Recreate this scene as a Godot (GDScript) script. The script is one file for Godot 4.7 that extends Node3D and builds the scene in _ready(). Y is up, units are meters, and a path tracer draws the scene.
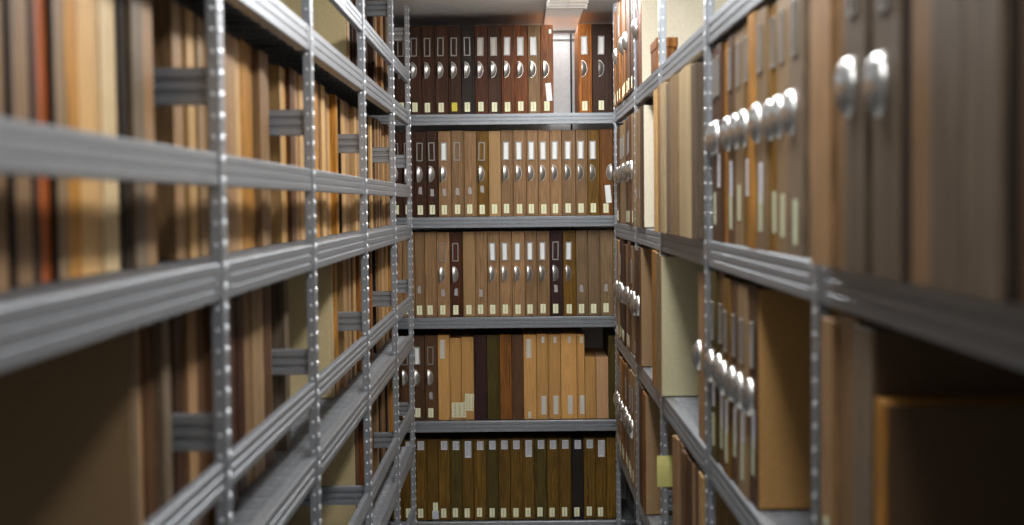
extends Node3D
# An archive aisle between steel racks of upright wooden specimen boxes. Metres, y up, the aisle runs along -z.

const EYE := 1.75
const LAMP_X := 0.236
const CEIL := 0.935            # all heights below are measured from EYE
const XL := -0.49              # front plane of the railed rack
const XR := 0.453              # front plane of the open rack
const ZB := 6.3                # front plane of the end rack
const LIP := 0.031             # half height of a shelf lip; boxes stand on its top
const LAMP_ENERGY := 1.6
const NEAR_SHARE := 0.4
const END_ENERGY := 0.19
const SIDE_SHARE := 0.2
const LAMP_GLOW := 0.36
const EXPOSURE := 1.22
const APERTURE := 3.5
const BACK_ROWS := [
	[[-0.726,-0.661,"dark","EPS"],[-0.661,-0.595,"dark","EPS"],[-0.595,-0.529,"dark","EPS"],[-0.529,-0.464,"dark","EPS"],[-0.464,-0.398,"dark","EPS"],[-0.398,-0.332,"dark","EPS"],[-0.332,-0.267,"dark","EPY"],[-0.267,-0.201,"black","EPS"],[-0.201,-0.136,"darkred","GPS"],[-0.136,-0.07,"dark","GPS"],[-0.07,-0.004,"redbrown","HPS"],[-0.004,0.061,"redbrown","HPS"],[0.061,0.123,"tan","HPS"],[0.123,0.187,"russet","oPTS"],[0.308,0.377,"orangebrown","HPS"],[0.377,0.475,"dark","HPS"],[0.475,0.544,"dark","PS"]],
	[[-0.746,-0.687,"dark","EPS"],[-0.687,-0.625,"dark","EPS"],[-0.625,-0.565,"dark","EPS"],[-0.565,-0.506,"dark","EPRS"],[-0.506,-0.444,"dark","EPRS"],[-0.444,-0.387,"dark","EPRS"],[-0.387,-0.323,"tan","HPRS"],[-0.323,-0.259,"tan","ERS"],[-0.259,-0.198,"tan","RS"],[-0.198,-0.138,"golden","EPRS"],[-0.138,-0.078,"palewood","S"],[-0.078,-0.016,"tan","HPS"],[-0.016,0.048,"tan","HPS"],[0.048,0.107,"tan","HPS"],[0.107,0.164,"tan","HPS"],[0.164,0.223,"tan","HPS"],[0.223,0.292,"tan","HPS"],[0.292,0.351,"tan","HPS"],[0.351,0.411,"golden","HPS"],[0.411,0.477,"rust","QTS"],[0.477,0.541,"dark","PS"]],
	[[-0.754,-0.694,"tan","EPS"],[-0.694,-0.632,"tan","EPS"],[-0.632,-0.572,"tan","EPS"],[-0.572,-0.51,"tan","RS"],[-0.51,-0.461,"tan","RS"],[-0.461,-0.401,"tan","S"],[-0.401,-0.336,"tan","EPRS"],[-0.336,-0.272,"darkred","EPRS"],[-0.272,-0.21,"palewood","S"],[-0.21,-0.15,"tan","RS"],[-0.15,-0.09,"tan","HPS"],[-0.09,-0.028,"tan","HPS"],[-0.028,0.036,"tan","HPS"],[0.036,0.096,"tan","HPS"],[0.096,0.16,"tan","HPS"],[0.16,0.225,"maroon","EPRS"],[0.225,0.29,"golden","HPS"],[0.29,0.349,"taupe","RS"],[0.349,0.409,"taupe","S"],[0.409,0.473,"taupe","RS"],[0.473,0.538,"taupe","S"]],
	[[-0.762,-0.702,"brown","EPS"],[-0.702,-0.652,"brown","EPS"],[-0.652,-0.592,"brown","EPYS"],[-0.592,-0.533,"brown","EPS"],[-0.533,-0.468,"brown","HPS"],[-0.468,-0.403,"brown","EPRS"],[-0.403,-0.343,"pine","l"],[-0.343,-0.285,"pine","N",0.41],[-0.285,-0.223,"pine","M",0.414],[-0.223,-0.158,"maroon",""],[-0.158,-0.095,"olive",""],[-0.095,-0.034,"rust",""],[-0.034,0.024,"brown",""],[0.024,0.089,"pine","lb"],[0.089,0.147,"pine","tB"],[0.147,0.209,"pine","tB"],[0.209,0.29,"pine","tB"],[0.29,0.329,"pine","tB"],[0.329,0.385,"pine","",0.307],[0.385,0.447,"pink","",0.307],[0.447,0.505,"olive","",0.415]],
	[[-0.77,-0.708,"umber","uS"],[-0.708,-0.645,"umber","uS"],[-0.645,-0.585,"umber","uS"],[-0.585,-0.525,"umber","uS"],[-0.525,-0.465,"umber","uS"],[-0.465,-0.407,"umber","sV"],[-0.407,-0.349,"umber","uS"],[-0.349,-0.289,"olive","uS"],[-0.289,-0.229,"umber","US"],[-0.229,-0.167,"umber","uS"],[-0.167,-0.107,"olive","uS"],[-0.107,-0.047,"umber","uS"],[-0.047,0.013,"umber","uS"],[0.013,0.075,"umber","US"],[0.075,0.136,"olive","uS"],[0.136,0.196,"umber","uS"],[0.196,0.259,"umber","uS"],[0.259,0.319,"black","uS"],[0.319,0.38,"umber","uS"],[0.38,0.434,"umber","US"],[0.434,0.501,"umber",""]]]

# colour of the wood or board, and the words for it
const WOODS := {
	"dark": ["56341f", "dark brown"], "black": ["2f2620", "blackish brown"], "darkred": ["633419", "dark reddish"],  # the blackish brown also colours slabs that imitate gap shade on the side racks
	"redbrown": ["8f4e1e", "reddish brown"], "russet": ["a8683a", "russet"], "orangebrown": ["c07022", "orange brown"],
	"tan": ["a67f56", "tan"], "palewood": ["b6905f", "pale tan"], "golden": ["9c6f22", "golden brown"],
	"brown": ["65452c", "brown"], "taupe": ["9a7c58", "taupe"], "maroon": ["472a28", "dark maroon"],
	"olive": ["6b5a22", "olive brown"], "rust": ["a06428", "rust brown"], "pine": ["dca45e", "yellow pine"],
	"pink": ["d3a274", "pinkish pine"], "umber": ["8c6620", "umber"], "amber": ["d69235", "amber"],
	"beige": ["c6ab80", "beige"], "sand": ["c79c63", "sandy"], "greybrown": ["7d6a55", "grey brown"],
	"cinnamon": ["b4591c", "cinnamon"]}
const STREAKY := ["dark", "redbrown", "russet", "orangebrown", "darkred", "golden", "umber", "rust", "amber", "olive", "maroon", "cinnamon"]
const EVEN := ["pine", "pink", "beige", "sand", "palewood"]
const NTH := ["first", "second", "third", "fourth", "fifth", "sixth", "seventh", "eighth", "ninth", "tenth", "eleventh", "twelfth", "thirteenth",
	"fourteenth", "fifteenth", "sixteenth", "seventeenth", "eighteenth", "nineteenth", "twentieth", "twenty-first", "twenty-second", "twenty-third", "twenty-fourth", "twenty-fifth"]

var rng := RandomNumberGenerator.new()
var M := {}
var grains := []
var cache := {}
var used := {}

# ---------------------------------------------------------------- nodes
func numbered(called: String) -> String:
	var n: int = used.get(called, -1) + 1
	used[called] = n
	return called if n == 0 else "%s_%03d" % [called, n]

func thing(called: String, label: String, category: String, at := Vector3.ZERO, turn := 0.0, group := "") -> Node3D:
	var o := Node3D.new()
	o.name = numbered(called)
	add_child(o)
	o.position = at
	o.rotation.y = turn
	o.set_meta("label", label)
	o.set_meta("category", category)
	if group != "":
		o.set_meta("group", group)
	return o

func part(called: String, mesh: Mesh, mat: Material, parent: Node3D, at := Vector3.ZERO, rot := Vector3.ZERO) -> MeshInstance3D:
	var o := MeshInstance3D.new()
	o.name = called
	o.mesh = mesh
	o.material_override = mat
	o.cast_shadow = GeometryInstance3D.SHADOW_CASTING_SETTING_ON
	parent.add_child(o, true)
	o.position = at
	o.rotation = rot
	return o

func structure(called: String, lo: Vector3, hi: Vector3, mat: Material) -> void:
	var c := Vector3((lo.x + hi.x) / 2, lo.y, (lo.z + hi.z) / 2)
	var st := begin()
	cbox(st, lo - c, hi - c, 0.002)
	var o := part(called, st.commit(), mat, self, c)
	o.set_meta("kind", "structure")

# ---------------------------------------------------------------- shapes
func begin() -> SurfaceTool:
	var st := SurfaceTool.new()
	st.begin(Mesh.PRIMITIVE_TRIANGLES)
	return st

var uv_off := Vector2.ZERO
func uv_at(p: Vector3, n: Vector3) -> Vector2:
	if absf(n.y) > 0.7:
		return Vector2(p.x / 0.25, p.z / 0.5) + uv_off
	if absf(n.x) > 0.7:
		return Vector2(p.z / 0.25, p.y / 0.5) + uv_off
	return Vector2(p.x / 0.25, p.y / 0.5) + uv_off

func tri(st: SurfaceTool, a: Vector3, b: Vector3, c: Vector3, out: Vector3) -> void:
	var n := (c - a).cross(b - a)
	if n.length_squared() < 1e-18:
		return
	n = n.normalized()
	if n.dot(out) < 0:
		var t := b
		b = c
		c = t
		n = -n
	for p in [a, b, c]:
		st.set_normal(n)
		st.set_uv(uv_at(p, n))
		st.add_vertex(p)

func quad(st: SurfaceTool, a: Vector3, b: Vector3, c: Vector3, d: Vector3, out: Vector3) -> void:
	tri(st, a, b, c, out)
	tri(st, a, c, d, out)

# a box with chamfered edges
func cbox(st: SurfaceTool, lo: Vector3, hi: Vector3, bev: float) -> void:
	var c := (lo + hi) / 2
	var h := (hi - lo) / 2
	bev = minf(bev, minf(h.x, minf(h.y, h.z)) * 0.6)
	var v := func(s: Vector3, axis: int) -> Vector3:
		var q := Vector3(h.x - bev, h.y - bev, h.z - bev)
		q[axis] = h[axis]
		return c + q * s
	for a in 3:
		var b := (a + 1) % 3
		var d := (a + 2) % 3
		for s in [-1.0, 1.0]:
			var q := []
			for k in [[-1.0, -1.0], [1.0, -1.0], [1.0, 1.0], [-1.0, 1.0]]:
				var e := Vector3.ZERO
				e[a] = s
				e[b] = k[0]
				e[d] = k[1]
				q.append(v.call(e, a))
			var out := Vector3.ZERO
			out[a] = s
			quad(st, q[0], q[1], q[2], q[3], out)
			for s2 in [-1.0, 1.0]:          # the chamfer between axes a and b
				var e0 := Vector3.ZERO
				e0[a] = s
				e0[b] = s2
				var e1 := e0
				e0[d] = -1.0
				e1[d] = 1.0
				var o2 := Vector3.ZERO
				o2[a] = s
				o2[b] = s2
				quad(st, v.call(e0, a), v.call(e1, a), v.call(e1, b), v.call(e0, b), o2)
	for sx in [-1.0, 1.0]:
		for sy in [-1.0, 1.0]:
			for sz in [-1.0, 1.0]:
				var e := Vector3(sx, sy, sz)
				tri(st, v.call(e, 0), v.call(e, 1), v.call(e, 2), e)

# a closed outline (depth, height) swept straight along a vector
func sweep(st: SurfaceTool, outline: PackedVector2Array, from: Vector3, along: Vector3, dv: Vector3, uv: Vector3) -> void:
	var n := outline.size()
	var mid := Vector2.ZERO
	for p in outline:
		mid += p / n
	var area := 0.0
	for i in n:
		area += outline[i].cross(outline[(i + 1) % n])
	for i in n:
		var a := outline[i]
		var b := outline[(i + 1) % n]
		var e := b - a
		var o2 := Vector2(e.y, -e.x) * signf(area)
		var pa := from + dv * a.x + uv * a.y
		var pb := from + dv * b.x + uv * b.y
		quad(st, pa, pb, pb + along, pa + along, dv * o2.x + uv * o2.y)
	var ids := Geometry2D.triangulate_polygon(outline)
	for k in range(0, ids.size(), 3):
		var q := []
		for j in 3:
			q.append(from + dv * outline[ids[k + j]].x + uv * outline[ids[k + j]].y)
		tri(st, q[0], q[1], q[2], -along)
		tri(st, q[0] + along, q[1] + along, q[2] + along, along)

# front of a rolled steel section: ribs standing proud, as (depth, height), open at the back
func ribbed(h: float, ribs: int, proud: float, deep: float, groove := 0.006) -> PackedVector2Array:
	var pts := PackedVector2Array()
	pts.append(Vector2(deep, h / 2))
	pts.append(Vector2(0.002, h / 2))
	pts.append(Vector2(0.0, h / 2 - 0.002))
	var cuts := ribs - 1                    # grooves between the ribs
	for k in cuts:
		var mid := h / 2 - h * (k + 1) / ribs
		var s := minf(groove * 0.3, proud)
		pts.append(Vector2(0, mid + groove / 2))
		pts.append(Vector2(proud, mid + groove / 2 - s))
		pts.append(Vector2(proud, mid - groove / 2 + s))
		pts.append(Vector2(0, mid - groove / 2))
	pts.append(Vector2(0.0, -h / 2 + 0.002))
	pts.append(Vector2(0.002, -h / 2))
	pts.append(Vector2(deep, -h / 2))
	pts.append(Vector2(deep, -h / 2 + 0.003))
	pts.append(Vector2(proud + 0.003, -h / 2 + 0.003))
	pts.append(Vector2(proud + 0.003, h / 2 - 0.003))
	pts.append(Vector2(deep, h / 2 - 0.003))
	return pts

# a steel strip with pale domes that stand for its glinting holes
func glint_strip(st: SurfaceTool, glints: SurfaceTool, from: Vector3, u: Vector3, n: Vector3, w: float, h: float, pitch: float, r: float) -> void:
	var up := Vector3.UP
	var a := from - n * 0.0018
	var b := from + u * w + up * h
	cbox(st, Vector3(minf(a.x, b.x), 0, minf(a.z, b.z)), Vector3(maxf(a.x, b.x), h, maxf(a.z, b.z)), 0.0005)
	var prof := [[0.0, 0.55], [0.5, 0.47], [0.82, 0.27], [1.0, 0.0]]
	for k in int(h / pitch):
		var c := from + u * (w / 2) + up * (pitch * (k + 0.5))
		for j in 8:
			for i in 3:
				var q := []
				for e in [[j, i], [j + 1, i], [j + 1, i + 1], [j, i + 1]]:
					var t: float = TAU * e[0] / 8.0
					var pr: Array = prof[e[1]]
					q.append(c + u * (cos(t) * r * pr[0]) + up * (sin(t) * r * 1.15 * pr[0]) + n * (pr[1] * r))
				quad(glints, q[0], q[1], q[2], q[3], n)

# the half-round finger pull: a hollow quarter shell, open on its flat side at x = 0, bulging towards +x and +z
func pull_mesh() -> ArrayMesh:
	if cache.has("pull"):
		return cache["pull"]
	var st := begin()
	st.set_smooth_group(0)
	var rx := 0.026
	var ry := 0.039
	var rz := 0.021
	var nu := 12
	var nv := 7
	for shell in 2:
		var k := 1.0 if shell == 0 else 0.93
		var P := func(i: int, j: int) -> Vector3:
			var th := -PI / 2 + PI * i / nu
			var ph := PI / 2 * j / nv
			return Vector3(rx * cos(th) * sin(ph), ry * sin(th), rz * cos(th) * cos(ph)) * k
		for i in nu:
			for j in nv:
				var q := [P.call(i, j), P.call(i, j + 1), P.call(i + 1, j + 1), P.call(i + 1, j)]
				for ids in [[0, 1, 2], [0, 2, 3]]:
					var a: Vector3 = q[ids[0]]
					var b: Vector3 = q[ids[1]]
					var c: Vector3 = q[ids[2]]
					var nn := (c - a).cross(b - a)
					if nn.length_squared() < 1e-20:
						continue
					var s := 1.0 if shell == 0 else -1.0
					if nn.dot(a + b + c) * s < 0:
						var t := b
						b = c
						c = t
					for p in [a, b, c]:
						var m := Vector3(p.x / rx / rx, p.y / ry / ry, p.z / rz / rz)
						st.set_normal((m * s).normalized())
						st.set_uv(Vector2(p.x, p.y))
						st.add_vertex(p)
	for i in nu:                            # edge of the shell at the opening, and the flat flange on the wood
		var t0 := -PI / 2 + PI * i / nu
		var t1 := -PI / 2 + PI * (i + 1) / nu
		var a := Vector3(0, ry * sin(t0), rz * cos(t0))
		var b := Vector3(0, ry * sin(t1), rz * cos(t1))
		quad(st, a, b, b * 0.93, a * 0.93, Vector3(-1, 0, 0))
		var c := Vector3(rx * cos(t0), ry * sin(t0), 0.0015)
		var d := Vector3(rx * cos(t1), ry * sin(t1), 0.0015)
		var c2 := Vector3(c.x * 1.06, c.y * 1.06, 0.0015)
		var d2 := Vector3(d.x * 1.06, d.y * 1.06, 0.0015)
		quad(st, c, d, d2, c2, Vector3(0, 0, 1))
		quad(st, c2, d2, Vector3(d2.x, d2.y, 0), Vector3(c2.x, c2.y, 0), c2)
	cache["pull"] = st.commit()
	return cache["pull"]

func holder_mesh() -> ArrayMesh:
	if not cache.has("holder"):
		var st := begin()
		var w := 0.016
		var h := 0.046
		cbox(st, Vector3(-w, -h, 0), Vector3(-w + 0.006, h, 0.0035), 0.001)
		cbox(st, Vector3(w - 0.006, -h, 0), Vector3(w, h, 0.0035), 0.001)
		cbox(st, Vector3(-w, -h, 0), Vector3(w, -h + 0.006, 0.0032), 0.001)
		cbox(st, Vector3(-w, h - 0.006, 0), Vector3(w, h, 0.0032), 0.001)
		for s in [-1.0, 1.0]:
			cbox(st, Vector3(-0.0025, s * (h - 0.003) - 0.0025, 0.003), Vector3(0.0025, s * (h - 0.003) + 0.0025, 0.0046), 0.001)
		cache["holder"] = st.commit()
	return cache["holder"]

# a paper slip w by h on the face of a box
func slip_mesh(w: float, h: float) -> ArrayMesh:
	var key := "slip%.3f_%.3f" % [w, h]
	if not cache.has(key):
		var st := begin()
		for f in [[0.0008, 1.0]]:
			var q := [Vector3(-w / 2, -h / 2, f[0]), Vector3(w / 2, -h / 2, f[0]), Vector3(w / 2, h / 2, f[0]), Vector3(-w / 2, h / 2, f[0])]
			var uvs := [Vector2(0, 1), Vector2(1, 1), Vector2(1, 0), Vector2(0, 0)]
			for i in [0, 2, 1, 0, 3, 2]:
				st.set_normal(Vector3(0, 0, 1))
				st.set_uv(uvs[i])
				st.add_vertex(q[i])
		var e := [Vector2(-w / 2, -h / 2), Vector2(w / 2, -h / 2), Vector2(w / 2, h / 2), Vector2(-w / 2, h / 2)]
		for i in 4:
			var a: Vector2 = e[i]
			var b: Vector2 = e[(i + 1) % 4]
			quad(st, Vector3(a.x, a.y, 0), Vector3(b.x, b.y, 0), Vector3(b.x, b.y, 0.0008), Vector3(a.x, a.y, 0.0008), Vector3(a.x + b.x, a.y + b.y, 0))
		cache[key] = st.commit()
	return cache[key]

# the ragged remains of a peeled-off paper slip
func scrap_mesh(k: int) -> ArrayMesh:
	var key := "scrap%d" % k
	if not cache.has(key):
		var st := begin()
		var r := RandomNumberGenerator.new()
		r.seed = 90 + k
		var pts := []
		for j in 10:
			var a := TAU * j / 10.0
			var q := Vector2(clampf(cos(a) * 1.5, -1, 1) * 0.010, clampf(sin(a) * 1.5, -1, 1) * 0.021) * r.randf_range(0.7, 1.05)
			pts.append(q)
		for j in 10:
			var a: Vector2 = pts[j]
			var b: Vector2 = pts[(j + 1) % 10]
			tri(st, Vector3(0, 0, 0.0006), Vector3(a.x, a.y, 0.0006), Vector3(b.x, b.y, 0.0006), Vector3(0, 0, 1))
			quad(st, Vector3(a.x, a.y, 0), Vector3(b.x, b.y, 0), Vector3(b.x, b.y, 0.0006), Vector3(a.x, a.y, 0.0006), Vector3(a.x, a.y, 0))
		cache[key] = st.commit()
	return cache[key]

# ---------------------------------------------------------------- materials
func plain(c: Color, rough: float, metal := 0.0) -> StandardMaterial3D:
	var m := StandardMaterial3D.new()
	m.albedo_color = c
	m.roughness = rough
	m.metallic = metal
	return m

func noise_image(w: int, h: int, fx: float, fy: float, seeded: int, lo: float, hi: float, knots := 0.0) -> ImageTexture:
	var f := FastNoiseLite.new()
	f.seed = seeded
	f.noise_type = FastNoiseLite.TYPE_SIMPLEX_SMOOTH
	f.frequency = 1.0
	f.fractal_octaves = 3
	var g := FastNoiseLite.new()
	g.seed = seeded + 7
	g.frequency = 1.0
	g.fractal_octaves = 2
	var im := Image.create(w, h, false, Image.FORMAT_RGB8)
	for y in h:
		for x in w:
			var ty := absf(float(y) / h * 2.0 - 1.0)        # mirrored so that it repeats
			var tx := absf(float(x) / w * 2.0 - 1.0)
			var bend := g.get_noise_2d(tx * 3.0, ty * 2.0) * knots
			var s := f.get_noise_2d(tx * fx + bend, ty * fy) * 0.5 + 0.5
			var s2 := g.get_noise_2d(tx * fx * 4.0, ty * fy * 2.0) * 0.5 + 0.5
			var t := clampf(s * 0.65 + s2 * 0.35, 0.0, 1.0)
			t = clampf((t - 0.25) / 0.5, 0.0, 1.0)
			var v := lerpf(lo, hi, t)
			im.set_pixel(x, y, Color(v, v, v))
	im.generate_mipmaps()
	return ImageTexture.create_from_image(im)

func card_image(dark: float, lines: int, seeded: int) -> ImageTexture:
	var r := RandomNumberGenerator.new()
	r.seed = seeded
	var im := Image.create(32, 96, false, Image.FORMAT_RGB8)
	im.fill(Color(1, 1, 1))
	for k in lines:
		var x := 6 + int(20.0 * k / maxf(1, lines - 1)) if lines > 1 else 15
		var y := 10
		while y < 84:
			var l := r.randi_range(3, 10)
			im.fill_rect(Rect2i(x, y, 3, l), Color(dark, dark, dark))
			y += l + r.randi_range(2, 4)
	return ImageTexture.create_from_image(im)

func wood(name: String, k: int) -> StandardMaterial3D:
	var key := "%s%d" % [name, k]
	if not M.has(key):
		var m := plain(Color(WOODS[name][0]), 0.52)
		var set := 3 if name in STREAKY else 6 if name in EVEN else 0
		m.albedo_texture = grains[k + set]
		var c: Color = m.albedo_color
		var grey := c.get_luminance()
		c = c.lerp(Color(grey, grey, grey), 0.03)
		var j: float = [1.0, 0.94, 1.05][k]
		m.albedo_color = Color(minf(c.r * j, 1), minf(c.g * j, 1), minf(c.b * j, 1))
		m.metallic_specular = 0.35
		M[key] = m
	return M[key]

func make_materials() -> void:
	grains = [noise_image(128, 256, 14.0, 1.1, 3, 0.74, 1.0, 0.5), noise_image(128, 256, 22.0, 0.8, 11, 0.68, 1.0, 0.3), noise_image(128, 256, 9.0, 1.6, 23, 0.78, 1.0, 0.9),
		noise_image(128, 256, 14.0, 1.0, 3, 0.5, 1.0, 0.6), noise_image(128, 256, 24.0, 0.8, 11, 0.52, 1.0, 0.3), noise_image(128, 256, 11.0, 1.0, 23, 0.55, 1.0, 0.3),
		noise_image(128, 256, 14.0, 1.1, 3, 0.87, 1.0, 0.5), noise_image(128, 256, 22.0, 0.8, 11, 0.85, 1.0, 0.3), noise_image(128, 256, 9.0, 1.6, 23, 0.88, 1.0, 0.9)]
	var zinc := noise_image(256, 256, 34.0, 34.0, 31, 0.86, 1.0)
	var wear := noise_image(256, 256, 12.0, 12.0, 41, 0.7, 1.0)
	var steel := plain(Color("adb1b5"), 0.47, 0.66)
	steel.albedo_texture = zinc
	steel.roughness_texture = wear
	steel.uv1_triplanar = true
	steel.uv1_world_triplanar = true
	steel.uv1_scale = Vector3(3, 3, 3)
	M.steel = steel
	var beam: StandardMaterial3D = steel.duplicate()       # rolled sections: faint streaks along their length
	beam.albedo_texture = noise_image(256, 256, 30.0, 30.0, 37, 0.74, 1.0)
	beam.uv1_scale = Vector3(1.2, 16, 1.2)
	beam.roughness = 0.5
	M.beam = beam
	var deck := plain(Color("b2b5b8"), 0.47, 0.66)
	deck.albedo_texture = wear
	deck.uv1_triplanar = true
	deck.uv1_world_triplanar = true
	deck.uv1_scale = Vector3(4, 4, 4)
	M.deck = deck
	M.rim = plain(Color("f0f2f4"), 0.3, 0.4)  # glint of the punched post holes put into a pale colour
	M.pull = plain(Color("cfcbc4"), 0.36, 0.85)
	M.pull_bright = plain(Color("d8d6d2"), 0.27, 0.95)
	M.holder = plain(Color("a8a49d"), 0.4, 0.7)
	M.card = plain(Color("f6f6f2"), 0.8)
	M.card.albedo_texture = card_image(0.88, 2, 5)
	M.greycard = plain(Color("d3cdbf"), 0.8)
	M.greycard.albedo_texture = card_image(0.86, 2, 6)
	M.sticker = plain(Color("efeec6"), 0.75)
	M.sticker.albedo_texture = card_image(0.62, 1, 9)
	M.yellow = plain(Color("e0cf4a"), 0.75)
	M.label = plain(Color("dcdde2"), 0.8)
	M.label.albedo_texture = card_image(0.6, 4, 12)
	M.palegreen = plain(Color("c3c7a4"), 0.8)
	M.scrap = plain(Color("a9a3a0"), 0.9)
	M.bigpaper = plain(Color("e3dab2"), 0.85)
	M.bigpaper.albedo_texture = card_image(0.8, 3, 15)
	M.note = plain(Color("d0c878"), 0.85)
	M.cream = plain(Color("f2e6cb"), 0.8)
	M.cream.albedo_texture = noise_image(64, 64, 20, 20, 51, 0.94, 1.0)
	M.greenish = plain(Color("c9c09a"), 0.85)
	M.greenish.albedo_texture = M.cream.albedo_texture
	M.ecru = plain(Color("d3bd8c"), 0.85)
	M.ecru.albedo_texture = M.cream.albedo_texture
	M.shaded_board = plain(Color("5a4128"), 0.7)  # panels darkened by colour where the shelf above casts its shade
	M.shaded_board.albedo_texture = M.cream.albedo_texture
	M.kraft = plain(Color("bb8d50"), 0.85)
	M.kraft.albedo_texture = noise_image(128, 128, 30, 30, 61, 0.86, 1.0)
	M.hardboard = plain(Color("a3825a"), 0.7)
	M.hardboard.albedo_texture = M.kraft.albedo_texture
	var wall := plain(Color("f6f6f4"), 0.9)
	wall.albedo_texture = noise_image(128, 128, 16, 16, 71, 0.95, 1.0)
	wall.uv1_triplanar = true
	wall.uv1_world_triplanar = true
	M.wall = wall
	var floor_m := plain(Color("e0ded8"), 0.5)
	floor_m.albedo_texture = wear
	floor_m.uv1_triplanar = true
	floor_m.uv1_world_triplanar = true
	M.floor = floor_m
	M.housing = plain(Color("d8d9d8"), 0.5)
	M.louvre = plain(Color("cfd3d6"), 0.3, 0.7)
	var glow := plain(Color("f4f4f0"), 0.6)
	glow.emission_enabled = true
	glow.emission = Color(1.0, 0.975, 0.93)
	glow.emission_energy_multiplier = LAMP_GLOW
	M.glow = glow
	M.glow_dim = glow.duplicate()
	M.glow_dim.emission_energy_multiplier = LAMP_GLOW * 0.45

# ---------------------------------------------------------------- specimen boxes
# local axes: the face with the fittings looks along +z, the foot of that face is at the origin
func specimen_box(w: float, h: float, deep: float, col: String, feat: String, label: String, at: Vector3, turn: float, group: String, side := "", open_right := false, high := 0.0) -> Node3D:
	var t := thing("specimen_box", label, "box", at, turn, group)
	var k := rng.randi_range(0, 2)
	var mat := wood(col, k)
	var split := w * (rng.randf_range(0.36, 0.44) if turn != 0.0 else rng.randf_range(0.1, 0.16))
	if rng.randf() < 0.5:
		split = w - split
	uv_off = Vector2(rng.randf(), rng.randf())
	var st := begin()
	cbox(st, Vector3(-w / 2 + 0.0004, 0, -deep), Vector3(-w / 2 + split - 0.0002, h, 0), 0.0009)
	part("tray", st.commit(), mat, t)
	uv_off = Vector2(rng.randf(), rng.randf())
	st = begin()
	cbox(st, Vector3(-w / 2 + split + 0.0002, 0, -deep), Vector3(w / 2 - 0.0004, h - 0.001, 0.0), 0.0009)
	part("lid", st.commit(), mat, t)
	uv_off = Vector2.ZERO
	if side != "":
		var s := 1.0 if open_right else -1.0     # the broad side towards the free end of the shelf
		st = begin()
		var x0 := s * (w / 2 - 0.0005)
		cbox(st, Vector3(minf(x0, x0 + s * 0.004), 0.003, -deep + 0.003), Vector3(maxf(x0, x0 + s * 0.004), h - 0.003, -0.003), 0.001)
		part("side_panel", st.commit(), M[side], t)
	var cx := clampf(w * 0.06, 0, 0.004) 
	var flip := 1.0
	var yh := h * 0.76 + high
	var yp := h * 0.50 + high * 0.4
	for ch in feat:
		var z := 0.0002
		match ch:
			"H", "E", "G":
				var hd := part("label_holder", holder_mesh(), M.holder, t, Vector3(cx - 0.008 * flip, yh, z), Vector3(0, 0, rng.randf_range(-0.02, 0.02)))
				if ch == "H":
					part("card", slip_mesh(0.022, 0.082), M.card, hd, Vector3(0, 0, 0.0006))
				elif ch == "G":
					part("card", slip_mesh(0.022, 0.082), M.greycard, hd, Vector3(0, 0, 0.0006))
			"P", "Q":
				var left := ch == "Q"
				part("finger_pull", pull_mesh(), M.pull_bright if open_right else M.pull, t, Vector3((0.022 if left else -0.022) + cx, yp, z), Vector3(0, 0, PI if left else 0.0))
			"S":
				part("sticker", slip_mesh(0.026, 0.046), M.sticker, t, Vector3(cx - 0.008 * flip + rng.randf_range(-0.002, 0.002), 0.036 + rng.randf_range(-0.002, 0.002), z))
			"Y":
				part("sticker", slip_mesh(0.027, 0.043), M.yellow, t, Vector3(cx - 0.008, 0.037, z))
			"R":
				part("paper_scrap", scrap_mesh(rng.randi_range(0, 3)), M.scrap, t, Vector3(cx - 0.007, h * 0.30 + rng.randf_range(-0.01, 0.01), z))
			"T":
				part("name_tag", slip_mesh(0.028, 0.088), M.card, t, Vector3(cx + 0.004, 0.105, 0.0006), Vector3(0, 0, 0.08))
			"o":
				part("sticker", slip_mesh(0.012, 0.02), M.card, t, Vector3(0.016, h - 0.034, z))
			"l":
				part("paper_label", slip_mesh(0.024, 0.094), M.greycard, t, Vector3(-0.006, h - 0.07, z))
			"b":
				part("paper_label", slip_mesh(0.015, 0.032), M.greycard, t, Vector3(-0.004, 0.022, z))
			"t":
				part("paper_label", slip_mesh(0.015, 0.031), M.greycard, t, Vector3(0.004, h - 0.028, z))
			"B":
				part("paper_label", slip_mesh(0.024, 0.093), M.greycard, t, Vector3(0.006, 0.07, z))
			"N":
				part("paper_sheet", slip_mesh(0.072, 0.076), M.bigpaper, t, Vector3(0.014, 0.05, 0.0022))
			"M":
				part("paper_sheet", slip_mesh(0.045, 0.085), M.bigpaper, t, Vector3(0.006, 0.088, 0.0006), Vector3(0, 0, -0.06))
			"u":
				part("paper_label", slip_mesh(0.032, 0.044), M.label, t, Vector3(0.002, h - 0.03, z))
			"U":
				part("paper_label", slip_mesh(0.032, 0.084), M.label, t, Vector3(0.002, h - 0.05, z))
			"s":
				part("sticker", slip_mesh(0.024, 0.04), M.sticker, t, Vector3(0.012, 0.068, z))
			"V":
				part("paper_label", slip_mesh(0.032, 0.042), M.label, t, Vector3(0.012, 0.026, z))
			"w":
				part("paper_label", slip_mesh(0.028, 0.075), M.palegreen, t, Vector3(0, 0.055 + rng.randf_range(0.0, 0.05), z))
			"W":
				part("paper_label", slip_mesh(0.028, 0.075), M.label, t, Vector3(0.004, 0.145 + rng.randf_range(-0.02, 0.02), z))
	return t

func about(feat: String) -> String:
	if "H" in feat:
		return " with white card"
	if "E" in feat or "G" in feat:
		return " with bare label frame"
	if "P" in feat or "Q" in feat:
		return " with steel pull"
	if "N" in feat or "M" in feat:
		return " with large paper sheet"
	if "u" in feat or "U" in feat or "l" in feat or "t" in feat:
		return " with white paper label"
	if "S" in feat:
		return " with small sticker"
	return ""

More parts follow.
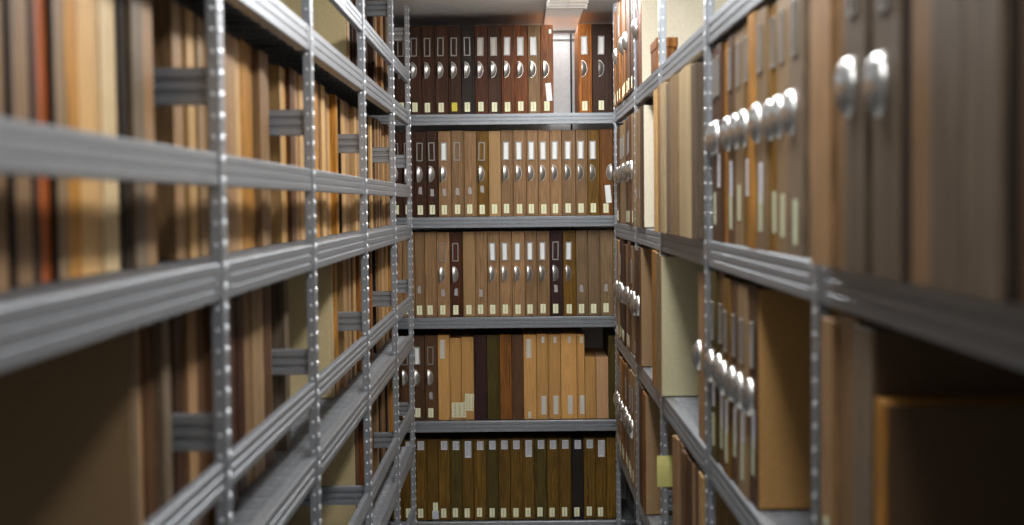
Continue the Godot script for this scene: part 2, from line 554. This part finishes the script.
func fill_end_rack() -> void:
	var shelf := ["top", "second", "third", "fourth", "bottom"]
	for r in 5:
		var n := 0
		for e in BACK_ROWS[r]:
			if e[1] < -0.6:                     # wholly behind the railed rack
				continue
			var x0: float = e[0]
			var x1: float = e[1]
			var h: float = e[4] if e.size() > 4 else [0.436, 0.424, 0.424, 0.424, 0.406][r] + rng.randf_range(-0.0015, 0.0015)
			var where := "%s from railed rack on end rack's %s shelf" % [NTH[n], shelf[r]]
			if x0 > 0.47:
				where = "on end rack's %s shelf behind the open rack" % shelf[r]
			else:
				n += 1
			var label := "%s box%s, %s" % [WOODS[e[2]][1], about(e[3]), where]
			specimen_box(x1 - x0 - 0.0015, h, 0.42, e[2], e[3], label, Vector3((x0 + x1) / 2, EYE + END_LEVELS[r] + 0.0012, -ZB - 0.045 + rng.randf_range(-0.003, 0.003)), 0.0, "boxes on the end rack's %s shelf" % shelf[r])

# boxes of one bay, given as [far z, near z, colour, fittings, side panel, height]; z counts away from the camera plane
func fill_bay(left: bool, bay: int, level: int, xs: float, boxes: Array, high := 0.0, n := 0) -> void:
	var rack := "railed" if left else "open"
	var shelf: String = ["top", "upper", "lower", "bottom"][level]
	var base: float = LEVELS[level] + LIP
	for e in boxes:
		var zf: float = e[0]
		var zn: float = e[1]
		var h: float = e[5] if e.size() > 5 else ((0.449 if level == 1 else 0.441) + rng.randf_range(-0.008, 0.005) if left else 0.436 + rng.randf_range(-0.008, 0.012))
		var side: String = e[4] if e.size() > 4 else ""
		var x := xs + (rng.randf_range(-0.016, 0.008) if left else rng.randf_range(-0.006, 0.006))
		if e[2] == "black":                     # thin dark slabs painting the shaded gaps between boxes, set a little back
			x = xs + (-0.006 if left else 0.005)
		var label := "%s box, %s of %s bay counting from end rack, %s rack's %s shelf" % [WOODS[e[2]][1], NTH[n], NTH[bay], rack, shelf]  # dark slabs standing for shaded gaps get box labels as well
		specimen_box(zf - zn - 0.0015, h, 0.40, e[2], e[3], label, Vector3(x, EYE + base + 0.0012, -(zf + zn) / 2), PI / 2 if left else -PI / 2, "boxes on the %s rack's %s shelf" % [rack, shelf], side, not left, high)
		n += 1

# a run of boxes from far to near with colours drawn from a list
func run(zf: float, zn: float, colours: Array, feats: Array, wmin := 0.054, wmax := 0.07, gaps := 0.42) -> Array:
	var out := []
	var z := zf
	while z - wmin > zn:
		var w := rng.randf_range(wmin, wmax)
		if z - w < zn:
			w = z - zn
		out.append([z, z - w, colours[rng.randi_range(0, colours.size() - 1)], feats[rng.randi_range(0, feats.size() - 1)]])
		z -= w
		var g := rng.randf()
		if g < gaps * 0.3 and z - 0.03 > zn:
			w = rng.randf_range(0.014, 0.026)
			out.append([z, z - w, "black", ""])  # dark slab in place of the shade in a gap
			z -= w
		elif g < gaps:
			z -= rng.randf_range(0.008, 0.022)
	return out

# ---------------------------------------------------------------- racks
const LEVELS := [0.40, -0.125, -0.64, -1.155, -1.63]
const END_LEVELS := [0.441, -0.064, -0.561, -1.077, -1.582]   # tops of the end rack's shelf lips
const END_LIP := 0.054
const BRACES := [0.785, 0.20, -0.38, -0.955, -1.52]
const POST_TOP := 0.913

func upright(rack: Node3D, o: Vector3, a: Vector3, d: Vector3, back: bool) -> void:
	var key := "post%s%s%s" % [a, d, back]
	if not cache.has(key):
		var st := begin()
		var glints := begin()
		var h := EYE + POST_TOP
		glint_strip(st, glints, Vector3.ZERO, a, -d, 0.042, h, 0.0355, 0.0068 if d.x < 0 else 0.0045)
		glint_strip(st, glints, Vector3.ZERO, d, -a, 0.020, h, 0.0355, 0.0032)
		# thin folded edges that close the section
		for e in [[a * 0.0402, a, d, 0.0018, 0.010], [d * 0.0182, d, a, 0.0018, 0.008]]:
			var p: Vector3 = e[0]
			var u: Vector3 = e[1] * e[3]
			var v: Vector3 = e[2] * e[4]
			var lo := p.min(p + u + v)
			var hi := p.max(p + u + v)
			cbox(st, lo, Vector3(hi.x, h, hi.z), 0.0004)
		cache[key] = [st.commit(), glints.commit()]
	var base := o - rack.position
	var p := part("upright", cache[key][0], M.steel, rack, Vector3(base.x, 0, base.z))
	part("glint_domes", cache[key][1], M.rim, p).set_meta("kind", "stuff")  # pale domes where the posts have holes that glint

func shelf_bay(rack: Node3D, o: Vector3, a: Vector3, d: Vector3, s0: float, s1: float, y: float, deep: float, lip_h := 2 * LIP) -> void:
	var length := s1 - s0
	var key := "lip%s%s%.3f%.3f" % [a, d, length, lip_h]
	if not cache.has(key):
		var st := begin()
		sweep(st, ribbed(lip_h, 3, 0.0028, 0.026, 0.006), Vector3.ZERO, a * length, d, Vector3.UP)
		for e in [0.0, length - 0.028]:      # the hooks that hang the lip in the posts
			var p: Vector3 = a * e - d * 0.0012
			var q: Vector3 = a * (e + 0.028) + d * 0.004
			cbox(st, Vector3(minf(p.x, q.x), -lip_h / 2 + 0.005, minf(p.z, q.z)), Vector3(maxf(p.x, q.x), lip_h / 2 - 0.007, maxf(p.z, q.z)), 0.0008)
		cache[key] = st.commit()
	var at := o + a * s0 + d * 0.003
	var lip := part("shelf", cache[key], M.beam, rack, Vector3(at.x - rack.position.x, EYE + y, at.z - rack.position.z))
	var count := int(round(length / 0.1))
	var w := (length + 0.044) / count       # the deck also closes the gap behind the post
	var pk := "panel%s%s%.4f%.2f" % [a, d, w, deep]
	if not cache.has(pk):
		var st := begin()
		var prof := PackedVector2Array()
		var t := 0.0
		prof.append(Vector2(0.0015, -0.018))
		prof.append(Vector2(0.0015, -0.007))
		prof.append(Vector2(0.004, -0.006))
		for c in [0.2, 0.4, 0.6, 0.8]:
			prof.append(Vector2(w * c - 0.005, -0.006))
			prof.append(Vector2(w * c - 0.003, t))
			prof.append(Vector2(w * c + 0.003, t))
			prof.append(Vector2(w * c + 0.005, -0.006))
		prof.append(Vector2(w - 0.004, -0.006))
		prof.append(Vector2(w - 0.0015, -0.007))
		prof.append(Vector2(w - 0.0015, -0.018))
		prof.append(Vector2(w - 0.003, -0.018))
		prof.append(Vector2(w - 0.003, -0.009))
		prof.append(Vector2(0.003, -0.009))
		prof.append(Vector2(0.003, -0.018))
		sweep(st, prof, Vector3.ZERO, d * (deep - 0.03), a, Vector3.UP)
		cache[pk] = st.commit()
	for k in count:
		part("deck_panel", cache[pk], M.deck, lip, a * (w * k - 0.044) + d * 0.022 + Vector3.UP * (lip_h / 2))
	var rk := "rear%s%s%.3f" % [a, d, length]
	if not cache.has(rk):
		var st := begin()
		sweep(st, ribbed(0.016, 2, 0.002, 0.012, 0.003), Vector3.UP * 0.014, a * length, -d, Vector3.UP)
		cache[rk] = st.commit()
	part("rear_beam", cache[rk], M.steel, lip, d * (deep - 0.004))

func rail(rack: Node3D, o: Vector3, a: Vector3, d: Vector3, s0: float, s1: float, y: float) -> void:
	var key := "rail%s%.3f" % [d, s1 - s0]
	if not cache.has(key):
		var st := begin()
		sweep(st, ribbed(0.054, 3, 0.002, 0.016, 0.005), Vector3.ZERO, a * (s1 - s0), d, Vector3.UP)
		cache[key] = st.commit()
	var at := o + a * s0 + d * 0.003 - rack.position
	part("guard_rail", cache[key], M.beam, rack, Vector3(at.x, EYE + y, at.z))

func frame(rack: Node3D, o: Vector3, a: Vector3, d: Vector3, s: float, deep: float) -> void:
	upright(rack, o + a * s, a, d, false)
	upright(rack, o + a * s + d * deep, a, -d, true)
	var key := "brace%s%s%.2f" % [a, d, deep]
	if not cache.has(key):
		var st := begin()
		sweep(st, ribbed(0.062, 3, 0.006, 0.016, 0.011), Vector3.ZERO, d * (deep - 0.024), a, Vector3.UP)
		for e in [0.004, deep - 0.044]:
			for yy in [-0.02, 0.02]:
				var c: Vector3 = d * (e + 0.007) + Vector3.UP * yy - a * 0.001
				cbox(st, c - Vector3(0.005, 0.005, 0.003), c + Vector3(0.005, 0.005, 0.003), 0.002)
		cache[key] = st.commit()
	for y in BRACES:
		var at: Vector3 = o + a * (s + 0.012) + d * 0.012 - rack.position
		part("brace", cache[key], M.steel, rack, Vector3(at.x, EYE + y, at.z))

func build_racks() -> void:
	var a := Vector3(0, 0, -1)
	# the railed rack
	var rack := thing("shelving_rack", "galvanised steel rack with guard rails above each shelf", "rack", Vector3(XL, 0, -3.0))
	var o := Vector3(XL, 0, 0)
	var d := Vector3(-1, 0, 0)
	for i in POSTS_L.size():
		frame(rack, o, a, d, POSTS_L[i], 0.5)
		if i + 1 < POSTS_L.size():
			for y in LEVELS:
				shelf_bay(rack, o, a, d, POSTS_L[i] + 0.046, POSTS_L[i + 1] - 0.001, y, 0.5)
				rail(rack, o, a, d, POSTS_L[i] + 0.046, POSTS_L[i + 1] - 0.001, y + 0.186)
	# the open rack
	rack = thing("shelving_rack", "galvanised steel rack without guard rails, boxes overhanging its shelf lips", "rack", Vector3(XR, 0, -3.0))
	o = Vector3(XR, 0, 0)
	d = Vector3(1, 0, 0)
	for i in POSTS_R.size():
		frame(rack, o, a, d, POSTS_R[i], 0.5)
		if i + 1 < POSTS_R.size():
			for y in LEVELS:
				shelf_bay(rack, o, a, d, POSTS_R[i] + 0.046, POSTS_R[i + 1] - 0.001, y, 0.5)
	# the end rack, across the aisle
	rack = thing("shelving_rack", "galvanised steel rack standing across the end of the aisle", "rack", Vector3(-0.12, 0, -ZB))
	o = Vector3(0, 0, -ZB)
	d = Vector3(0, 0, -1)
	a = Vector3(1, 0, 0)
	for s in [-0.86, 0.57]:
		frame(rack, o, a, d, s, 0.5)
	for y in END_LEVELS:
		shelf_bay(rack, o, a, d, -0.814, 0.569, y - END_LIP / 2, 0.5, END_LIP)

const POSTS_L := [0.12, 1.12, 2.12, 3.08, 4.155, 5.14, 5.925]
const POSTS_R := [0.0, 0.93, 1.93, 3.06, 4.04, 4.89, 5.93]

func ceiling_lamp(zf: float, zn: float, nth: int, power: float, louvred: bool) -> void:
	var label: String = ["fluorescent ceiling fixture with louvre, the one beside the end rack", "fluorescent ceiling fixture, second along the row from the end rack", "fluorescent ceiling fixture, third along the row from the end rack", "dimmer fluorescent ceiling fixture, fourth along the row from the end rack", "short plain ceiling fixture above the end rack's boxes"][nth]
	var t := thing("ceiling_light", label, "light fixture", Vector3(LAMP_X, EYE + CEIL, (zf + zn) / 2), 0, "ceiling lights over the aisle")
	var l := (zn - zf) / 2
	var w := 0.092
	var drop := 0.055 if louvred else 0.024
	var st := begin()
	cbox(st, Vector3(-w, -0.014, -l), Vector3(w, 0, l), 0.002)
	for s in [-1.0, 1.0]:
		cbox(st, Vector3(-w, -drop, s * l - 0.004 if s > 0 else -l - 0.004), Vector3(w, -0.010, s * l + 0.004 if s > 0 else -l + 0.004), 0.002)
	part("housing", st.commit(), M.housing, t)
	st = begin()
	cbox(st, Vector3(-w + 0.004, -drop + 0.003, -l + 0.006), Vector3(w - 0.004, -0.0145, l - 0.006), 0.006)
	part("lamp_diffuser", st.commit(), M.glow if louvred else M.glow_dim, t)
	var n := 14 if louvred else 0
	st = begin()
	for k in range(1, n):
		var z := -l + 2 * l * k / n
		cbox(st, Vector3(-w + 0.002, -0.056, z - 0.001), Vector3(w - 0.002, -0.0525, z + 0.001), 0.0004)
	if louvred:
		cbox(st, Vector3(-0.001, -0.056, -l + 0.005), Vector3(0.001, -0.0525, l - 0.005), 0.0004)
		part("louvre", st.commit(), M.louvre, t)
	tube_light(t, Vector3(0, -drop - 0.003, 0), Vector3(-PI / 2, 0, 0), Vector2(0.165, 2 * l - 0.03), power)
	for s in ([-1.0, 1.0] if louvred else []):   # the diffuser's glowing long sides
		tube_light(t, Vector3(s * (w + 0.001), -0.034, 0), Vector3(0, -s * PI / 2, 0), Vector2(2 * l - 0.03, 0.034), power * SIDE_SHARE)

func tube_light(t: Node3D, at: Vector3, turn: Vector3, size: Vector2, energy: float) -> void:
	var al := AreaLight3D.new()
	al.name = "lamp_tube_light"
	al.area_size = size
	al.light_energy = energy
	al.light_color = Color(0.985, 0.99, 1.0)
	al.shadow_enabled = true
	al.area_range = 12.0
	t.add_child(al, true)
	al.position = at
	al.rotation = turn

func _ready() -> void:
	rng.seed = 4711
	# camera
	var cam := Camera3D.new()
	cam.name = "camera"
	add_child(cam)
	var at := CameraAttributesPhysical.new()
	at.frustum_focal_length = 58.51
	at.frustum_near = 0.05
	at.frustum_far = 60.0
	at.frustum_focus_distance = 6.1
	at.exposure_aperture = APERTURE
	cam.attributes = at
	cam.position = Vector3(0, EYE, 0)
	cam.rotation_degrees = Vector3(-2.64, 0.25, -0.6)
	cam.current = true
	# surroundings: a closed room, no sky
	var env := Environment.new()
	env.background_mode = Environment.BG_COLOR
	env.background_color = Color(0, 0, 0)
	env.tonemap_mode = Environment.TONE_MAPPER_LINEAR
	env.tonemap_exposure = EXPOSURE
	env.sdfgi_enabled = true
	env.ssao_enabled = true
	env.ssil_enabled = true
	var we := WorldEnvironment.new()
	we.environment = env
	add_child(we)
	make_materials()
	# the lamps along the aisle
	for i in 4:
		ceiling_lamp(-5.87 + 1.6 * i, -4.62 + 1.6 * i, i, LAMP_ENERGY * (NEAR_SHARE if i == 3 else 1.0), true)
	ceiling_lamp(-6.84, -5.98, 4, END_ENERGY, false)
	# the room
	structure("floor", Vector3(-1.4, -0.1, -7.5), Vector3(1.4, 0, 2.2), M.floor)
	structure("ceiling", Vector3(-1.4, EYE + CEIL, -7.5), Vector3(1.4, EYE + CEIL + 0.1, 2.2), M.wall)
	structure("wall_left", Vector3(-1.4, 0, -7.5), Vector3(-1.3, EYE + CEIL, 2.2), M.wall)
	structure("wall_right", Vector3(1.3, 0, -7.5), Vector3(1.4, EYE + CEIL, 2.2), M.wall)
	structure("wall_back", Vector3(-1.3, 0, -6.97), Vector3(1.3, EYE + CEIL, -6.87), M.wall)
	structure("trim_1", Vector3(-1.28, EYE + 0.868, -6.87), Vector3(1.28, EYE + 0.884, -6.855), M.housing)
	structure("wall_front", Vector3(-1.3, 0, 2.1), Vector3(1.3, EYE + CEIL, 2.2), M.wall)
	build_racks()
	fill_end_rack()
	fill_side_racks()

func fill_side_racks() -> void:
	var none := [""]
	var xl := -0.578
	# railed rack, upper shelf
	var l0 := [[2.094, 2.045, "dark", ""], [2.045, 1.988, "tan", ""], [1.988, 1.928, "greybrown", ""], [1.924, 1.898, "black", ""], [1.894, 1.822, "beige", ""], [1.822, 1.779, "sand", ""], [1.779, 1.723, "sand", ""], [1.723, 1.675, "amber", ""], [1.675, 1.63, "taupe", ""], [1.63, 1.62, "black", ""], [1.62, 1.565, "cinnamon", ""], [1.565, 1.548, "black", ""], [1.548, 1.494, "tan", ""], [1.494, 1.481, "black", ""], [1.481, 1.433, "tan", ""], [1.433, 1.379, "tan", ""], [1.379, 1.32, "taupe", ""], [1.31, 1.25, "sand", ""], [1.25, 1.2, "tan", ""]]  # the thin blackish entries imitate shaded gaps between the boxes
	fill_bay(true, 4, 1, xl, l0)
	fill_bay(true, 3, 1, xl, run(3.06, 2.18, ["tan", "tan", "taupe", "greybrown", "amber", "tan", "greybrown", "dark", "taupe", "sand"], none))
	fill_bay(true, 2, 1, xl, run(4.135, 3.14, ["sand", "amber", "tan", "palewood", "taupe", "brown", "sand", "amber"], none))
	fill_bay(true, 1, 1, xl, run(5.12, 4.215, ["sand", "tan", "palewood", "beige", "brown", "amber"], none))
	fill_bay(true, 0, 1, xl, run(5.90, 5.20, ["tan", "sand", "palewood", "taupe"], none))
	# railed rack, lower shelf
	var l1 := run(2.095, 1.885, ["tan", "greybrown", "sand", "brown"], none, 0.045, 0.058)
	l1[l1.size() - 1] = [l1[l1.size() - 1][0], l1[l1.size() - 1][1], "greybrown", "", "hardboard"]
	fill_bay(true, 4, 2, xl, l1)
	fill_bay(true, 3, 2, xl, run(3.06, 2.18, ["brown", "brown", "tan", "greybrown", "brown", "taupe", "dark"], none))
	var l2 := [[4.135, 4.07, "amber", ""], [4.07, 4.0, "beige", "", "ecru"]]
	l2.append_array(run(3.27, 3.14, ["greybrown", "brown"], none))
	fill_bay(true, 2, 2, xl, l2)
	fill_bay(true, 1, 2, xl, run(5.12, 4.215, ["amber", "sand", "tan", "brown", "rust", "palewood"], none))
	fill_bay(true, 0, 2, xl, run(5.90, 5.20, ["sand", "amber", "tan", "palewood"], none))
	# railed rack, bottom of the view
	var l3 := run(5.12, 4.39, ["brown", "dark", "redbrown", "umber", "tan"], none)
	var last: Array = l3[l3.size() - 1]
	l3[l3.size() - 1] = [last[0], last[1], "brown", "", "ecru"]
	fill_bay(true, 1, 3, xl, l3)
	fill_bay(true, 0, 3, xl, run(5.90, 5.20, ["tan", "amber", "brown", "rust"], none))
	# railed rack, top shelf
	var l4 := run(5.12, 4.44, ["tan", "sand", "brown", "dark", "palewood"], none)
	last = l4[l4.size() - 1]
	l4[l4.size() - 1] = [last[0], last[1], "tan", "", "ecru"]
	fill_bay(true, 1, 0, xl, l4)
	fill_bay(true, 0, 0, xl, run(5.90, 5.20, ["sand", "tan", "rust", "dark"], none))
	# open rack, upper shelf
	fill_bay(false, 4, 1, 0.43, [[1.869, 1.751, "tan", ""], [1.751, 1.677, "tan", ""], [1.677, 1.572, "greybrown", "EP"], [1.572, 1.556, "black", ""], [1.556, 1.441, "greybrown", "EP"], [1.441, 1.408, "black", ""], [1.408, 1.33, "tan", ""], [1.33, 1.23, "greybrown", ""], [1.23, 1.139, "greybrown", ""], [1.139, 1.112, "black", ""], [1.112, 1.036, "brown", ""]], 0.03)  # the blackish entries are slabs for gaps dark with shade
	fill_bay(false, 3, 1, 0.462, [[3.04, 2.96, "brown", "EPw", "", 0.45], [2.96, 2.885, "brown", "EPW", "", 0.45], [2.885, 2.82, "amber", "", "", 0.45], [2.82, 2.741, "brown", "EPWw", "", 0.45], [2.741, 2.631, "taupe", "EPw", "", 0.45], [2.631, 2.535, "golden", "EPW", "", 0.45], [2.53, 2.457, "amber", "", "", 0.455], [2.457, 2.36, "taupe", "EPWw", "", 0.45], [2.36, 2.278, "golden", "EPw", "", 0.45], [2.278, 2.178, "taupe", "EPw", "", 0.45], [2.178, 2.072, "greybrown", "EPw", "", 0.45]], 0.035)
	var r2 := [[4.03, 3.95, "sand", ""], [3.95, 3.865, "tan", ""]]
	r2.append_array(run(3.865, 3.12, ["taupe", "greybrown", "taupe", "beige", "greybrown"], none, 0.07, 0.095, 0.5))
	fill_bay(false, 2, 1, 0.436, r2)
	fill_bay(false, 1, 1, 0.452, [[4.86, 4.77, "taupe", "R"], [4.77, 4.68, "taupe", "R"], [4.66, 4.55, "brown", "", "cream"]])
	fill_bay(false, 0, 1, 0.455, run(5.9, 4.96, ["dark", "brown", "taupe", "tan", "brown"], ["EPS", "PS", "EP"], 0.08, 0.1))
	# open rack, top shelf
	fill_bay(false, 0, 0, 0.45, run(5.9, 4.96, ["tan", "brown", "dark", "rust"], ["S", "PS", "ES", "S"], 0.08, 0.1))
	fill_bay(false, 1, 0, 0.452, [[4.87, 4.79, "dark", "EP"], [4.79, 4.69, "redbrown", "", "cream"]])
	# open rack, lower shelf
	fill_bay(false, 4, 2, 0.455, [[1.9, 1.83, "tan", "w"], [1.83, 1.73, "tan", ""], [1.73, 1.64, "greybrown", "", "shaded_board"], [1.633, 1.585, "amber", "", "shaded_board", 0.355]])  # the dark side panels carry the shade of the shelf in their colour
	fill_bay(false, 3, 2, 0.462, [[3.04, 2.956, "olive", "EPwW"], [2.956, 2.869, "brown", "EPwW"], [2.869, 2.775, "golden", "EPwW"], [2.775, 2.686, "brown", "EPwW"], [2.686, 2.58, "taupe", "EPwW"], [2.58, 2.493, "brown", "GPwW", "kraft"]], -0.012)
	fill_bay(false, 2, 2, 0.438, [[4.02, 3.97, "taupe", "", "greenish", 0.44]])
	fill_bay(false, 2, 2, 0.462, [[3.3, 3.2, "tan", "P"]], 0.0, 1)
	fill_bay(false, 1, 2, 0.446, [[4.87, 4.79, "brown", "P"], [4.79, 4.70, "brown", "P", "hardboard"], [4.26, 4.17, "amber", ""], [4.17, 4.1, "taupe", ""]])
	fill_bay(false, 0, 2, 0.455, run(5.9, 4.96, ["dark", "brown", "tan", "brown"], ["EPS", "PS", "EP"], 0.08, 0.1))
	# open rack, bottom of the view
	fill_bay(false, 0, 3, 0.455, run(5.9, 4.96, ["rust", "brown", "dark", "tan"], ["EPS", "PS"], 0.08, 0.1))
	fill_bay(false, 1, 3, 0.452, [[4.85, 4.76, "tan", ""], [4.75, 4.66, "dark", ""], [4.65, 4.55, "rust", "", "hardboard"]])
	fill_bay(false, 2, 3, 0.455, run(3.76, 3.12, ["tan", "sand", "brown", "tan", "brown"], none, 0.06, 0.085, 0.5))
	low_box()
	sticky_note()
	wall_cable()

func low_box() -> void:
	var t := thing("storage_carton", "small low brown carton standing alone before the cream box side", "carton", Vector3(0.458, EYE + LEVELS[0] + LIP + 0.001, -4.26))
	uv_off = Vector2.ZERO
	var st := begin()
	cbox(st, Vector3(0, 0, -0.1), Vector3(0.066, 0.068, 0.09), 0.002)
	part("body", st.commit(), wood("rust", 0), t)
	st = begin()
	cbox(st, Vector3(-0.002, 0.0685, -0.102), Vector3(0.068, 0.1, 0.092), 0.002)
	part("lid", st.commit(), wood("rust", 2), t)

func sticky_note() -> void:
	var t := thing("paper_note", "blank yellowish paper note hanging on an upright of open rack", "note", Vector3(0.462, EYE - 0.905, -4.034))
	var st := begin()
	var n := 6
	for k in n:
		var y0 := 0.1 * k / n
		var y1 := 0.1 * (k + 1) / n
		var b0 := 0.004 * sin(PI * k / n)
		var b1 := 0.004 * sin(PI * (k + 1) / n)
		for f in [[0.0, 1.0], [-0.0006, -1.0]]:
			quad(st, Vector3(-0.026, y0, b0 + f[0]), Vector3(0.026, y0, b0 + f[0]), Vector3(0.026, y1, b1 + f[0]), Vector3(-0.026, y1, b1 + f[0]), Vector3(0, 0, f[1]))
	part("paper", st.commit(), M.note, t)

func wall_cable() -> void:
	var t := thing("wall_cable", "dark cable running down the white wall behind the gap between boxes", "cable", Vector3(0.295, 0.0, -6.846))
	var st := begin()
	var pts := PackedVector2Array()
	for k in 8:
		pts.append(Vector2(cos(TAU * k / 8), sin(TAU * k / 8)) * 0.0045)
	sweep(st, pts, Vector3(0, 0.02, 0), Vector3(0, EYE + 0.88, 0), Vector3(1, 0, 0), Vector3(0, 0, 1))
	part("cable_sheath", st.commit(), plain(Color("2a2a2a"), 0.6), t)
	for y in [0.4, 1.2, 2.0, 2.4]:
		st = begin()
		cbox(st, Vector3(-0.009, y - 0.006, -0.0088), Vector3(0.009, y + 0.006, -0.0046), 0.001)
		part("cable_clip", st.commit(), M.housing, t)
